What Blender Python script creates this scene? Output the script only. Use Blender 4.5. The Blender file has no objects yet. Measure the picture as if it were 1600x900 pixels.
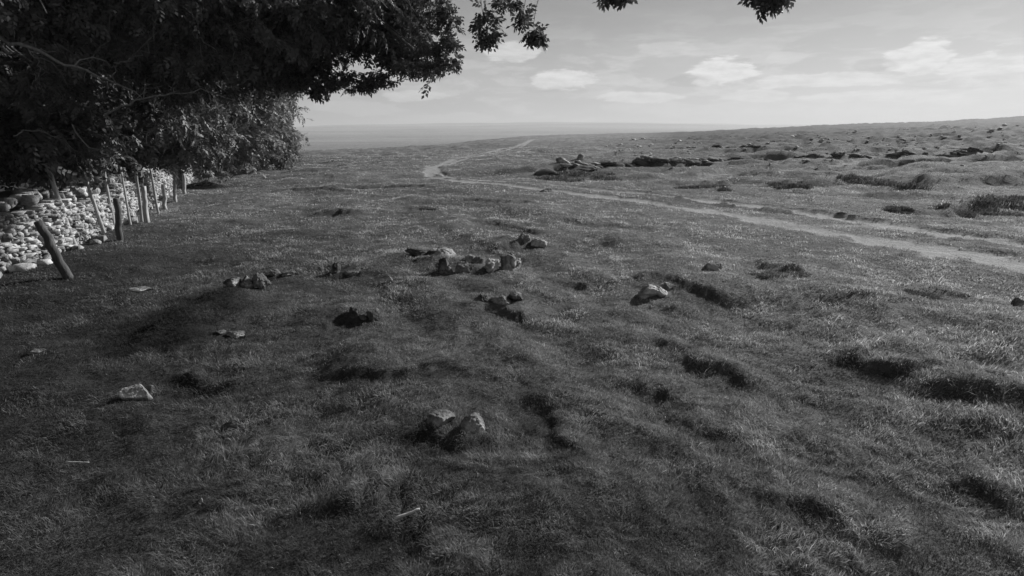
import bpy, math, random
import numpy as np
R = math.radians
C = bpy.context.scene.collection
SC = bpy.context.scene

# ------------------------------------------------------------------ camera, sky, sun, exposure
CAM_H = 1.6
F = 900.0                      # focal length in pixels of a 1600 px wide frame
PITCH = math.atan2(450 - 208, F)
cam = bpy.data.cameras.new("camera"); cam.sensor_width = 36.0; cam.lens = 36.0 * F / 1600.0
cam.clip_start = 0.05; cam.clip_end = 30000
co = bpy.data.objects.new("camera", cam); C.objects.link(co)
co.location = (0, 0, CAM_H); co.rotation_euler = (math.pi / 2 - PITCH, 0, 0)
SC.camera = co

SUN_AZ, SUN_EL = 48.0, 25.0    # clockwise from the viewing direction (+Y)
SKY_STRENGTH = 0.05
SKY_DIM = 0.74
SC.view_settings.view_transform = 'Standard'; SC.view_settings.look = 'None'
SC.view_settings.gamma = 1.0; SC.view_settings.exposure = 0.6
SC.view_settings.use_curve_mapping = False
sd = bpy.data.lights.new("sun", 'SUN'); sd.energy = 5.0; sd.angle = R(3.0); sd.color = (1, 1, 1)
so = bpy.data.objects.new("sun", sd); C.objects.link(so)
so.rotation_euler = (R(90 - SUN_EL), 0, R(180 - SUN_AZ)); so.location = (0, 0, 60)

w = bpy.data.worlds.new("World"); SC.world = w; w.use_nodes = True
nt = w.node_tree; N = nt.nodes; L = nt.links; N.clear()
def nd(t, **k):
    n = N.new(t)
    for a, b in k.items(): setattr(n, a, b)
    return n
def mth(op, a, b=None, c=None):
    n = N.new('ShaderNodeMath'); n.operation = op
    for i, v in enumerate((a, b, c)):
        if v is None: continue
        if hasattr(v, 'is_output') or hasattr(v, 'links'): L.new(v, n.inputs[i])
        else: n.inputs[i].default_value = v
    return n.outputs[0]
def mapr(v, a, b, c=0.0, d=1.0):
    n = N.new('ShaderNodeMapRange'); n.interpolation_type = 'SMOOTHSTEP'
    L.new(v, n.inputs[0])
    for i, q in enumerate((a, b, c, d)): n.inputs[i + 1].default_value = q
    return n.outputs[0]
sky = nd('ShaderNodeTexSky', sky_type='NISHITA', sun_disc=False)
sky.sun_elevation = R(SUN_EL); sky.sun_rotation = R(SUN_AZ)
sky.air_density = 1.0; sky.dust_density = 1.5; sky.ozone_density = 1.0
bw = nd('ShaderNodeRGBToBW'); L.new(sky.outputs[0], bw.inputs[0])
tc = nd('ShaderNodeTexCoord'); sp = nd('ShaderNodeSeparateXYZ'); L.new(tc.outputs['Generated'], sp.inputs[0])
X, Y, Z = sp.outputs
az = mth('ARCTAN2', X, Y)                                   # 0 ahead, + to the right
el = mth('ARCSINE', Z)
comb = nd('ShaderNodeCombineXYZ'); L.new(mth('MULTIPLY', az, 1.0), comb.inputs[0]); L.new(mth('MULTIPLY', el, 4.2), comb.inputs[1])
def noise(scale, detail=6, rough=0.55, dist=0.0, off=0.0):
    m = nd('ShaderNodeMapping'); m.inputs['Location'].default_value = (off, off * .7, 0); L.new(comb.outputs[0], m.inputs[0])
    n = nd('ShaderNodeTexNoise'); L.new(m.outputs[0], n.inputs['Vector'])
    n.inputs['Scale'].default_value = scale; n.inputs['Detail'].default_value = detail
    n.inputs['Roughness'].default_value = rough; n.inputs['Distortion'].default_value = dist
    return n.outputs['Fac']
n1 = noise(9, 7, .6, .3); n2 = noise(3.2, 5, .55, .2, 4.0); n3 = noise(26, 5, .6, .2, 9.0)
def puff(a, e, ra, re, soft=1.0):
    """a cloud: soft ellipse of directions eaten into by noise"""
    da = mth('DIVIDE', mth('SUBTRACT', az, R(a)), R(ra)); de = mth('DIVIDE', mth('SUBTRACT', el, R(e)), R(re))
    d = mth('SQRT', mth('ADD', mth('MULTIPLY', da, da), mth('MULTIPLY', de, de)))
    v = mth('SUBTRACT', mth('ADD', mth('MULTIPLY', n1, 1.7), mth('MULTIPLY', n3, .9)), mth('ADD', d, 0.18))
    return mapr(v, .06, .34 * soft)
def pxdir(px, py):
    x = (px - 800) / F; y = -(py - 450) / F
    c, s = math.cos(PITCH), math.sin(PITCH)
    d = np.array([x, c + y * s, -s + y * c]); return d / np.linalg.norm(d)
def azel(px, py):
    d = pxdir(px, py); return math.degrees(math.atan2(d[0], d[1])), math.degrees(math.asin(d[2]))
# (px, py, half width, half height, weight) of the clouds as they stand over the horizon
clouds = [(1120, 112, 62, 18, .9), (1290, 126, 120, 10, .8), (1440, 92, 46, 22, 1.0), (1550, 106, 80, 20, 1.0), (880, 124, 55, 16, .8),
          (720, 186, 70, 9, .35), (560, 170, 80, 10, .3), (1010, 168, 90, 10, .3), (1250, 170, 240, 16, .35), (1180, 70, 50, 10, .15),
          (800, 80, 50, 16, .6), (1000, 152, 70, 8, .7), (1180, 150, 60, 8, .6), (1370, 150, 110, 8, .7), (640, 150, 60, 8, .5), (1230, 90, 30, 8, .4), (1040, 75, 50, 8, .3)]
acc = None
for px, py, hx, hy, wt in clouds:
    a, e = azel(px, py)
    v = mth('MULTIPLY', puff(a, e, hx / F * 50, hy / F * 62), wt)
    acc = v if acc is None else mth('MAXIMUM', acc, v)
veil = mth('MULTIPLY', mapr(n2, .42, .72), mapr(el, R(2), R(28), .15, 0.05))
band = mth('MULTIPLY', mapr(n1, .47, .58), mth('MULTIPLY', mapr(el, R(12), R(3), 0.0, .42), mapr(az, R(-25), R(25), .45, 1.0)))
cov = mth('MINIMUM', mth('ADD', mth('MAXIMUM', acc, band), veil), 1.0)
SKY_K = 0.82
base = mth('MULTIPLY', bw.outputs[0], SKY_K)
# compress the clear-sky gradient the way thin high haze does
base = mth('MULTIPLY', mth('POWER', mth('MAXIMUM', base, 0.01), 0.36), 3.9)
base = mth('MULTIPLY', base, mapr(el, R(-1), R(14), 1.2, .66))
# grey undersides of the puffs
under = None
for px, py, hx, hy, wt in [(1075, 125, 40, 10, .5), (1370, 103, 30, 8, .5), (1500, 128, 70, 8, .3), (1210, 190, 60, 8, .3), (850, 138, 40, 7, .25)]:
    a, e = azel(px, py)
    v = mth('MULTIPLY', puff(a, e, hx / F * 50, hy / F * 62), wt)
    under = v if under is None else mth('MAXIMUM', under, v)
lit = mth('MULTIPLY', mapr(n3, .3, .7, .88, 1.14), 13.6)
mixv = mth('ADD', mth('MULTIPLY', base, mth('SUBTRACT', 1.0, cov)), mth('MULTIPLY', lit, cov))
mixv = mth('MULTIPLY', mixv, mth('SUBTRACT', 1.0, mth('MULTIPLY', under, .3)))
cb = nd('ShaderNodeCombineXYZ')
mixv = mth('MULTIPLY', mixv, SKY_DIM)
for i in range(3): L.new(mixv, cb.inputs[i])
bg = nd('ShaderNodeBackground'); L.new(cb.outputs[0], bg.inputs[0]); bg.inputs[1].default_value = SKY_STRENGTH
wo = nd('ShaderNodeOutputWorld'); L.new(bg.outputs[0], wo.inputs[0])

# ------------------------------------------------------------------ helpers
rs = np.random.RandomState(11)
_perm = np.random.RandomState(5).permutation(256); _perm = np.concatenate([_perm, _perm])
_ga = np.random.RandomState(6).rand(256) * 2 * np.pi; _gx, _gy = np.cos(_ga), np.sin(_ga)
def perlin(x, y):
    x = np.asarray(x, float); y = np.asarray(y, float)
    xi = np.floor(x).astype(np.int64); yi = np.floor(y).astype(np.int64)
    xf = x - xi; yf = y - yi; u = xf * xf * xf * (xf * (xf * 6 - 15) + 10); v = yf * yf * yf * (yf * (yf * 6 - 15) + 10)
    def g(ix, iy, dx, dy):
        h = _perm[_perm[ix & 255] + (iy & 255)]; return _gx[h] * dx + _gy[h] * dy
    a = g(xi, yi, xf, yf); b = g(xi + 1, yi, xf - 1, yf); c = g(xi, yi + 1, xf, yf - 1); d = g(xi + 1, yi + 1, xf - 1, yf - 1)
    return (a + u * (b - a) + v * ((c + u * (d - c)) - (a + u * (b - a)))) * 1.5
def fbm(x, y, lam, octs=4, gain=.5, seed=0):
    s = 0; a = 1.0; f = 1.0 / lam
    for i in range(octs):
        s = s + a * perlin(x * f + 17.3 * (i + seed), y * f - 9.1 * (i + seed)); a *= gain; f *= 2.03
    return s
def sst(x, a, b):
    t = np.clip((np.asarray(x, float) - a) / (b - a), 0, 1); return t * t * (3 - 2 * t)

def mesh_obj(name, V, Fc, mats=None, parent=None, attrs=None, smooth=False, mat_index=None):
    V = np.ascontiguousarray(V, dtype=np.float32); Fc = np.asarray(Fc, dtype=np.int32)
    me = bpy.data.meshes.new(name)
    n, k = Fc.shape
    me.vertices.add(len(V)); me.vertices.foreach_set('co', V.ravel())
    me.loops.add(n * k); me.loops.foreach_set('vertex_index', Fc.ravel())
    me.polygons.add(n); me.polygons.foreach_set('loop_start', np.arange(0, n * k, k, dtype=np.int32))
    me.polygons.foreach_set('loop_total', np.full(n, k, dtype=np.int32))
    if smooth: me.polygons.foreach_set('use_smooth', np.ones(n, dtype=bool))
    if mat_index is not None: me.polygons.foreach_set('material_index', np.asarray(mat_index, dtype=np.int32))
    for a, v in (attrs or {}).items():
        at = me.attributes.new(a, 'FLOAT', 'POINT'); at.data.foreach_set('value', np.ascontiguousarray(v, dtype=np.float32))
    me.update(calc_edges=True)
    for m in (mats or []): me.materials.append(m)
    o = bpy.data.objects.new(name, me); C.objects.link(o)
    if parent: o.parent = parent
    return o
def tag(o, label=None, cat=None, group=None, kind=None):
    if label: o['label'] = label
    if cat: o['category'] = cat
    if group: o['group'] = group
    if kind: o['kind'] = kind
    return o
def empty(name, loc=(0, 0, 0)):
    o = bpy.data.objects.new(name, None); C.objects.link(o); o.location = loc; o.empty_display_size = .2; return o

# ---- materials
def grey(v): return (v, v, v, 1)
def new_mat(name, rough=.9):
    m = bpy.data.materials.new(name); m.use_nodes = True
    t = m.node_tree; p = t.nodes['Principled BSDF']; p.inputs['Roughness'].default_value = rough
    p.inputs['Specular IOR Level'].default_value = .2
    return m, t, p
def tnoise(t, vec, scale, detail=5, rough=.6, dist=0.0):
    n = t.nodes.new('ShaderNodeTexNoise'); n.inputs['Scale'].default_value = scale; n.inputs['Detail'].default_value = detail
    n.inputs['Roughness'].default_value = rough; n.inputs['Distortion'].default_value = dist
    if vec is not None: t.links.new(vec, n.inputs['Vector'])
    return n.outputs['Fac']
def tmath(t, op, a, b=None, clamp=False):
    n = t.nodes.new('ShaderNodeMath'); n.operation = op; n.use_clamp = clamp
    for i, v in enumerate((a, b)):
        if v is None: continue
        if isinstance(v, (int, float)): n.inputs[i].default_value = v
        else: t.links.new(v, n.inputs[i])
    return n.outputs[0]
def tmap(t, v, a, b, c, d):
    n = t.nodes.new('ShaderNodeMapRange'); t.links.new(v, n.inputs[0])
    for i, q in enumerate((a, b, c, d)): n.inputs[i + 1].default_value = q
    return n.outputs[0]
def tgrey(t, v, p, inp='Base Color'):
    c = t.nodes.new('ShaderNodeCombineColor')
    for i in range(3): t.links.new(v, c.inputs[i])
    t.links.new(c.outputs[0], p.inputs[inp]); return c.outputs[0]
def tattr(t, name):
    a = t.nodes.new('ShaderNodeAttribute'); a.attribute_name = name; return a.outputs['Fac']
def tbump(t, v, p, strength=.5, dist=.02):
    b = t.nodes.new('ShaderNodeBump'); b.inputs['Strength'].default_value = strength; b.inputs['Distance'].default_value = dist
    t.links.new(v, b.inputs['Height']); t.links.new(b.outputs[0], p.inputs['Normal'])

def rock_mat(name, lo, hi, scale=6.0):
    m, t, p = new_mat(name, .92)
    g = t.nodes.new('ShaderNodeTexCoord').outputs['Object']
    a = tnoise(t, g, scale, 8, .65, .4); b = tnoise(t, g, scale * 6, 6, .7)
    c = tnoise(t, g, scale * .45, 3, .5)
    v = tmath(t, 'ADD', tmath(t, 'MULTIPLY', a, .6), tmath(t, 'MULTIPLY', b, .4))
    v = tmap(t, v, .36, .64, lo, hi)
    blot = tmap(t, c, .42, .56, .38, 1.08)
    v = tmath(t, 'MULTIPLY', v, blot)
    tgrey(t, v, p); tbump(t, tmath(t, 'ADD', a, tmath(t, 'MULTIPLY', b, .5)), p, .9, .04)
    return m
M_LIME = rock_mat('limestone', .09, .42)
M_PALE = rock_mat('pale_limestone', .26, .60, 5)
M_CHALK = rock_mat('bleached_limestone', .5, .75, 3)
M_GREYL = rock_mat('grey_limestone', .17, .46, 5)
M_SHADE = rock_mat('shade_painted_rock_face', .025, .09, 5)  # dark colour standing in for shade on the backlit scar faces
M_DARKR = rock_mat('weathered_stone', .06, .26, 5)
M_WALLS = None
def wall_mat():
    m, t, p = new_mat('dry_stone', .92)
    g = t.nodes.new('ShaderNodeTexCoord').outputs['Object']
    r = tattr(t, 'rnd'); a = tnoise(t, g, 38, 6, .7); b = tnoise(t, g, 6, 4, .6)
    v = tmath(t, 'ADD', tmath(t, 'MULTIPLY', r, .26), tmath(t, 'MULTIPLY', tmap(t, a, .3, .7, 0, 1), .19))
    v = tmath(t, 'ADD', v, .10); v = tmath(t, 'MULTIPLY', v, tmap(t, b, .38, .56, .45, 1.15))
    tgrey(t, v, p); tbump(t, a, p, .8, .02); return m
M_WALLS = wall_mat()
def wood_mat(name, lo, hi):
    m, t, p = new_mat(name, .85)
    g = t.nodes.new('ShaderNodeTexCoord').outputs['Object']
    mp = t.nodes.new('ShaderNodeMapping'); mp.inputs['Scale'].default_value = (1, 1, .12); t.links.new(g, mp.inputs[0])
    a = tnoise(t, mp.outputs[0], 40, 5, .6); b = tnoise(t, g, 5, 4, .6)
    v = tmap(t, tmath(t, 'ADD', tmath(t, 'MULTIPLY', a, .6), tmath(t, 'MULTIPLY', b, .4)), .35, .65, lo, hi)
    tgrey(t, v, p); tbump(t, a, p, .7, .01); return m
M_POST = wood_mat('weathered_post_wood', .20, .42)
M_POSTD = wood_mat('dark_post_wood', .04, .10)
M_BARK = wood_mat('bark', .10, .26)
M_BARKP = wood_mat('pale_bark', .30, .52)
M_STICK = wood_mat('bleached_wood', .35, .55)
def leaf_mat(name, lo, hi, trans=.35):
    m = bpy.data.materials.new(name); m.use_nodes = True; t = m.node_tree; p = t.nodes['Principled BSDF']
    p.inputs['Roughness'].default_value = .55; p.inputs['Specular IOR Level'].default_value = .25
    v = tmap(t, tattr(t, 'rnd'), 0, 1, lo, hi); col = tgrey(t, v, p)
    tr = t.nodes.new('ShaderNodeBsdfTranslucent'); t.links.new(col, tr.inputs[0])
    mx = t.nodes.new('ShaderNodeMixShader'); mx.inputs[0].default_value = trans
    t.links.new(p.outputs[0], mx.inputs[1]); t.links.new(tr.outputs[0], mx.inputs[2])
    t.links.new(mx.outputs[0], t.nodes['Material Output'].inputs[0]); return m
M_LEAF = leaf_mat('leaf', .03, .17, .22)
M_LEAFP = leaf_mat('paler_leaf', .05, .30, .28)  # tone lifted to stand in for sunlight on the two far crowns
M_LEAFD = leaf_mat('far_leaf', .035, .085, .2)
M_GRASS = leaf_mat('grass_blade', .02, .80, .38)
M_GRASS.node_tree.nodes['Principled BSDF'].inputs['Roughness'].default_value = .8; M_GRASS.node_tree.nodes['Principled BSDF'].inputs['Specular IOR Level'].default_value = .08
M_RUSH = leaf_mat('rush_blade', .03, .20, .25)

# ------------------------------------------------------------------ the lie of the land
def px_at(px, py, dist):
    """the point on that line of sight at this horizontal distance ahead"""
    d = pxdir(px, py); k = dist / d[1]; return np.array([0, 0, CAM_H]) + d * k
CR = [(-900, 262, 60), (0, 262, 40), (290, 262, 37), (450, 251, 45), (600, 240, 60), (700, 230, 80), (840, 212, 150),
      (950, 209, 230), (1100, 206, 300), (1200, 201, 300), (1400, 194, 290), (1600, 183, 270), (2300, 160, 260)]
_ca, _cr, _cz = [], [], []
for px, py, d in CR:
    q = px_at(px, py, d); _ca.append(math.atan2(q[0], q[1])); r_ = math.hypot(q[0], q[1]); _cr.append(math.log(r_)); _cz.append(q[2])
_ca = [-math.pi] + _ca + [math.pi]; _cr = [_cr[0]] + _cr + [_cr[0]]; _cz = [_cz[0]] + _cz + [_cz[0]]
_tt = np.linspace(-math.pi, math.pi, 1441)
def _sm(v):
    v = np.interp(_tt, _ca, v); k = np.hanning(33); k /= k.sum(); return np.convolve(np.pad(v, 16, mode='edge'), k, 'valid')
_rcs, _zcs = _sm(_cr), _sm(_cz)
def Hbase(x, y):
    r = np.hypot(x, y) + 1e-6; a = np.arctan2(x, y)
    rc = np.exp(np.interp(a, _tt, _rcs)); zc = np.interp(a, _tt, _zcs)
    t = np.clip(r / rc, 0, None)
    near = zc * np.minimum(t, 1) ** 1.35
    over = r - rc
    fall = -5.5 * (1 - np.exp(-np.clip(over, 0, None) / 170.0)) * sst(over, 0, 90)
    z = near + fall * 1.1
    # far plain and hills on the skyline
    far = sst(r, 700, 4300) * (60 + 12 * np.sin(a * 6.1 + .6) + 9 * fbm(x, y, 1900, 3, .5, 3))
    z = np.where(over > 0, z + far * 1.0, z)
    z = z + sst(r, 250, 900) * 4.5 * fbm(x, y, 650, 4, .5, 7) + sst(r, 1500, 3500) * 16 * fbm(x, y, 1500, 3, .5, 9)
    return z
def ground_hit(px, py, fn):
    d = pxdir(px, py); s = np.exp(np.linspace(math.log(1.0), math.log(5000), 3000))
    P = d[None] * s[:, None]; z = P[:, 2] + CAM_H
    g = fn(P[:, 0], P[:, 1]); k = np.argmax(z < g)
    if k == 0: k = 2999
    a, b = z[k - 1] - g[k - 1], z[k] - g[k]; t = a / (a - b + 1e-9)
    return P[k - 1] * (1 - t) + P[k] * t + np.array([0, 0, CAM_H])

def resample(P, n):
    P = np.asarray(P, float); s = np.r_[0, np.cumsum(np.hypot(*(P[1:] - P[:-1]).T[:2]))]
    u = np.linspace(0, s[-1], n); return np.stack([np.interp(u, s, P[:, i]) for i in range(P.shape[1])], 1)
def curve(P, n=24):
    """smooth line through the points"""
    P = resample(P, n); k = np.array([1, 2, 3, 2, 1.]); k /= k.sum(); Q = P.copy()
    m = min(5, n)
    for i in range(P.shape[1]):
        pad = np.r_[2 * P[0, i] - P[2:0:-1, i], P[:, i], 2 * P[-1, i] - P[-2:-4:-1, i]]; Q[:, i] = np.convolve(pad, k, 'valid')
    return Q
def near_line(x, y, P):
    """distance, side (+ left of travel), and 0..1 along, to a polyline"""
    best = np.full(x.shape, 1e9); side = np.zeros(x.shape); along = np.zeros(x.shape); n = len(P) - 1
    for i in range(n):
        ax, ay = P[i][:2]; bx, by = P[i + 1][:2]; dx, dy = bx - ax, by - ay; l2 = dx * dx + dy * dy + 1e-12
        t = np.clip(((x - ax) * dx + (y - ay) * dy) / l2, 0, 1)
        ex, ey = x - ax - t * dx, y - ay - t * dy; d = ex * ex + ey * ey
        m = d < best
        best = np.where(m, d, best); side = np.where(m, np.sign(dx * ey - dy * ex), side); along = np.where(m, (i + t) / n, along)
    return np.sqrt(best), side, along

# banks and scars: line as seen (left to right), thickness of the dark face in photo pixels
BANKS_PX = [
    ([(960, 428), (1050, 445), (1110, 458), (1160, 482)], 15), ([(930, 478), (975, 488), (1015, 492)], 12),
    ([(1000, 515), (1060, 540), (1120, 572), (1210, 605)], 22), ([(1290, 545), (1350, 560), (1420, 572), (1490, 592)], 28),
    ([(810, 610), (850, 640), (900, 690), (960, 730)], 26), ([(945, 572), (1010, 592), (1070, 640), (1140, 690), (1250, 730)], 26),
    ([(470, 580), (560, 590), (650, 592), (760, 572)], 22), ([(385, 444), (330, 470), (250, 515), (200, 552)], 34),
    ([(390, 436), (420, 428), (450, 424)], 10),
    ([(600, 674), (660, 680), (720, 692), (790, 692)], 22), ([(470, 520), (530, 508), (600, 505)], 22),
    ([(1410, 458), (1455, 456), (1510, 464)], 14), ([(1150, 410), (1200, 418), (1260, 436)], 16),
    ([(730, 345), (790, 350), (860, 366)], 8), ([(700, 490), (770, 486), (850, 492)], 20), ([(840, 430), (880, 436), (925, 446)], 12),
    ([(640, 405), (700, 425), (800, 425)], 14), ([(765, 392), (800, 388), (850, 385)], 12), ([(600, 408), (650, 402), (700, 402)], 9),
    ([(250, 590), (320, 600), (390, 610)], 30), ([(1430, 600), (1520, 620), (1620, 640)], 26), ([(1440, 735), (1520, 760), (1640, 810)], 28),
    ([(890, 388), (940, 380), (990, 376)], 7), ([(1280, 480), (1370, 478), (1440, 492)], 12), ([(500, 430), (530, 428), (570, 433)], 10),
    ([(1170, 760), (1250, 790), (1330, 850)], 22), ([(420, 800), (520, 790), (600, 800)], 20), ([(1500, 385), (1540, 392), (1600, 400)], 5),
    ([(280, 290), (310, 291), (345, 290)], 5), ([(480, 335), (520, 332), (560, 336)], 6), ([(620, 330), (660, 328), (690, 331)], 5),
    ([(1000, 318), (1100, 330), (1250, 352), (1400, 378)], 3), ([(1010, 306), (1140, 320), (1280, 338), (1430, 352)], 5.5), ([(1380, 352), (1470, 372), (1600, 392)], 5),
    ([(1060, 295), (1110, 291), (1165, 289)], 8), ([(1200, 288), (1250, 285), (1290, 290)], 12), ([(1340, 280), (1390, 283), (1440, 290)], 14),
    ([(1400, 330), (1440, 327), (1520, 333)], 10), ([(1480, 333), (1540, 318), (1640, 322)], 20), ([(1320, 310), (1380, 305), (1470, 312)], 6),
    ([(840, 275), (880, 268), (935, 262)], 14), ([(945, 262), (1010, 259), (1105, 259)], 10), ([(1100, 254), (1200, 249), (1320, 248)], 6),
    ([(1320, 248), (1420, 244), (1530, 238)], 7), ([(1200, 262), (1400, 262), (1600, 270)], 5), ([(1000, 232), (1100, 230), (1200, 233)], 4),
    ([(1250, 222), (1400, 222), (1600, 226)], 4), ([(1100, 216), (1250, 214), (1350, 212)], 2.5), ([(1400, 206), (1500, 205), (1600, 208)], 3),
    ([(400, 300), (480, 297), (560, 300)], 3), ([(700, 312), (780, 316), (860, 320)], 4), ([(470, 292), (620, 290), (700, 296)], 3),
]
BANKS = []
for pts, th in BANKS_PX:
    G = np.array([ground_hit(px, py, Hbase) for px, py in pts]); d = G[:, 1].mean(); hm = th / F * (G[:, 1].mean() * math.cos(PITCH) + .4)
    BANKS.append((curve(G[:, :2], 14), hm * ((.68 if th > 20 else .85) if d < 12 else 1.7), d))
# pixel outline of the two wheel tracks
def to_ground(pts, n=40): return curve(np.array([ground_hit(a, b, Hbase) for a, b in pts])[:, :2], n)
TRACK_A = [(836, 217), (815, 226), (770, 236), (715, 247), (672, 262), (654, 271), (672, 278), (740, 287), (850, 296), (960, 306), (1060, 318),
           (1150, 332), (1260, 352), (1380, 376), (1500, 394), (1640, 420)]
TRACK_B = [(836, 217), (812, 230), (762, 241), (712, 252), (680, 262), (664, 270), (690, 276), (760, 284), (860, 291), (980, 299), (1100, 309), (1230, 324),
           (1350, 341), (1450, 357), (1530, 370), (1640, 390)]
TR = [to_ground(TRACK_A), to_ground(TRACK_B)]
WEDGE_PX = [(405, 438), (345, 468), (295, 492), (235, 525), (190, 560)]  # shaded floor of the hollow, drawn dark by colour
SIDE = [to_ground([(1640, 243), (1500, 247), (1350, 256), (1200, 268), (1100, 276)], 20), to_ground([(1300, 352), (1420, 352), (1640, 358)], 14)]
WALL_PX = [(-60, 440), (0, 424), (60, 410), (110, 394), (160, 368), (215, 330), (262, 305), (292, 286)]
WG = [ground_hit(a, b, Hbase)[:2] for a, b in WALL_PX]
WG = [np.array([-4.4, 2.0])] + WG + [px_at(300, 266, 27)[:2], px_at(345, 258, 34)[:2]]
WALL = curve(np.array(WG), 60)
_d = np.gradient(WALL, axis=0); _d /= np.linalg.norm(_d, axis=1, keepdims=True)
WALL = WALL + np.stack([-_d[:, 1], _d[:, 0]], 1) * .36        # centre line: the foot of the near face is what was traced

WEDGE = to_ground(WEDGE_PX, 16)
def wear(x, y):
    v = np.zeros(np.shape(x)); r = np.hypot(x, y); wob = .34 * fbm(x, y, .9, 4, .65, 21)
    for P, wd in ((TR[0], .21), (TR[1], .14)):
        d, _, _ = near_line(x, y, P); w_ = wd * (1 + .009 * r) * (1 + .7 * (1 - sst(r, 8, 15)))
        brk = np.clip(.92 + .55 * fbm(x, y, 2.2, 3, .55, 23), .68, 1.0)
        v = np.maximum(v, brk * (1 - sst(d + wob * np.minimum(w_ * 2, 1.2), w_ * .5, w_ * 1.5)) * (r < 330))
    for P in SIDE:
        d, _, _ = near_line(x, y, P); v = np.maximum(v, .55 * (1 - sst(d + wob, .1, .5)))
    return v
def hollow_shade(x, y): return np.clip(features(x, y, True), 0, 1)  # shade of hollows and bank faces, put into turf and grass colour
def features(x, y, want_shade=False):
    z = np.zeros(np.shape(x)); shade_mask = np.zeros(np.shape(x)); xx = x + .12 * perlin(x * 1.7, y * 1.7) ; yy = y + .12 * perlin(x * 1.7 + 9, y * 1.7 - 4)
    for P, hm, d in BANKS:
        c = P.mean(0); ext = np.hypot(*(P - c).T).max() + max(2.5, hm * 9)
        m = (np.abs(x - c[0]) < ext) & (np.abs(y - c[1]) < ext)
        if not m.any(): continue
        X_, Y_ = xx[m], yy[m]
        wob = (hm * 1.3) * fbm(X_, Y_, max(hm * 4, .35), 3, .55, 13)
        dd, sd_, al = near_line(X_, Y_, P); s = dd * sd_ + wob
        endd = sst(al, 0, .26) * (1 - sst(al, .74, 1.0)) * np.clip(.95 + .5 * fbm(X_, Y_, max(hm * 6, .5), 2, .5, 17), .3, 1.3); endd = endd * np.exp(-np.clip(dd - hm * 6, 0, None) / (hm * 3))
        u = np.tanh(s / max(hm * .5, .03)); L1, L2 = hm * 5 + .15, hm * 2.2 + .06
        p = hm * .60 * (.5 + .5 * u) * np.exp(-np.clip(s, 0, None) / L1) - hm * .36 * (.5 - .5 * u) * np.exp(np.clip(s, None, 0) / L2)
        z[m] += p * endd
        if want_shade: shade_mask[m] = np.maximum(shade_mask[m], (.6 if d > 12 else .5) * np.clip(endd, 0, 1) * np.exp(-((s + hm * .9) / (hm * 1.5 + .03)) ** 2))
    if want_shade:
        dd, _, al = near_line(xx, yy, WEDGE); wd = (.10 + .50 * al) * (1 - sst(al, .8, 1.0) * .8)
        shade_mask = np.maximum(shade_mask, .95 * (1 - sst(dd + .25 * fbm(x, y, .5, 3, .6, 91), wd * .6, wd * 1.7)) * (al < .999))
        return shade_mask
    return z
def H(x, y):
    x = np.asarray(x, float); y = np.asarray(y, float); sc = x.shape == ()
    x = np.atleast_1d(x); y = np.atleast_1d(y)
    r = np.hypot(x, y); z = Hbase(x, y); w_ = wear(x, y); dT = near_line(x, y, TR[0])[0]; k = (1 - .85 * w_) * (1 - .7 * (1 - sst(dT, .6, 3.2 + .03 * r)))
    right = sst(x - .25 * y, -6, 12)
    z = z + (.052 + .03 * right) * k * fbm(x, y, 1.7, 4, .5, 1) * (1 + sst(r, 8, 40) * 1.4)
    z = z + .30 * sst(r, 14, 50) * right * fbm(x, y * 1.6, 11, 3, .5, 2) * k + .08 * sst(r, 6, 30) * fbm(x, y, 8, 2, .5, 4)
    z = z + .9 * sst(r, 60, 200) * right * fbm(x, y * 1.5, 70, 3, .4, 8)
    # terracettes: low steps trodden along the slope, running away to the left
    pt, al = x * .80 + y * .60, x * .60 - y * .80; pt = pt + .5 * perlin(x * .35, y * .35 + 7)
    tn = fbm(pt, al * .19, 1.05, 2, .45, 61); tn = np.tanh(tn * 2.2) * .5
    z = z + (.095 * sst(x + .3 * y, -2.5, 2.5) * (1 - .6 * sst(r, 7, 12)) + .03) * k * tn * (.6 + .8 * np.clip(.5 + fbm(x, y, 5, 2, .5, 62), 0, 1)) * (1 - sst(r, 14, 30) * .4)
    z = z + .20 * sst(r, 12, 30) * (1 - .92 * sst(r, 70, 220)) * (.35 + .65 * right) * k * np.tanh(2 * fbm(x * .28, y * 1.5, 3.0, 3, .5, 63)) * (1 + .01 * r)
    m = r < 30
    z[m] += .014 * k[m] * fbm(x[m], y[m], .34, 3, .55, 5)
    z = z + features(x, y) * (1 - .9 * w_) - .035 * w_
    return z[0] if sc else z
def G(px, py): return ground_hit(px, py, H)

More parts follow.
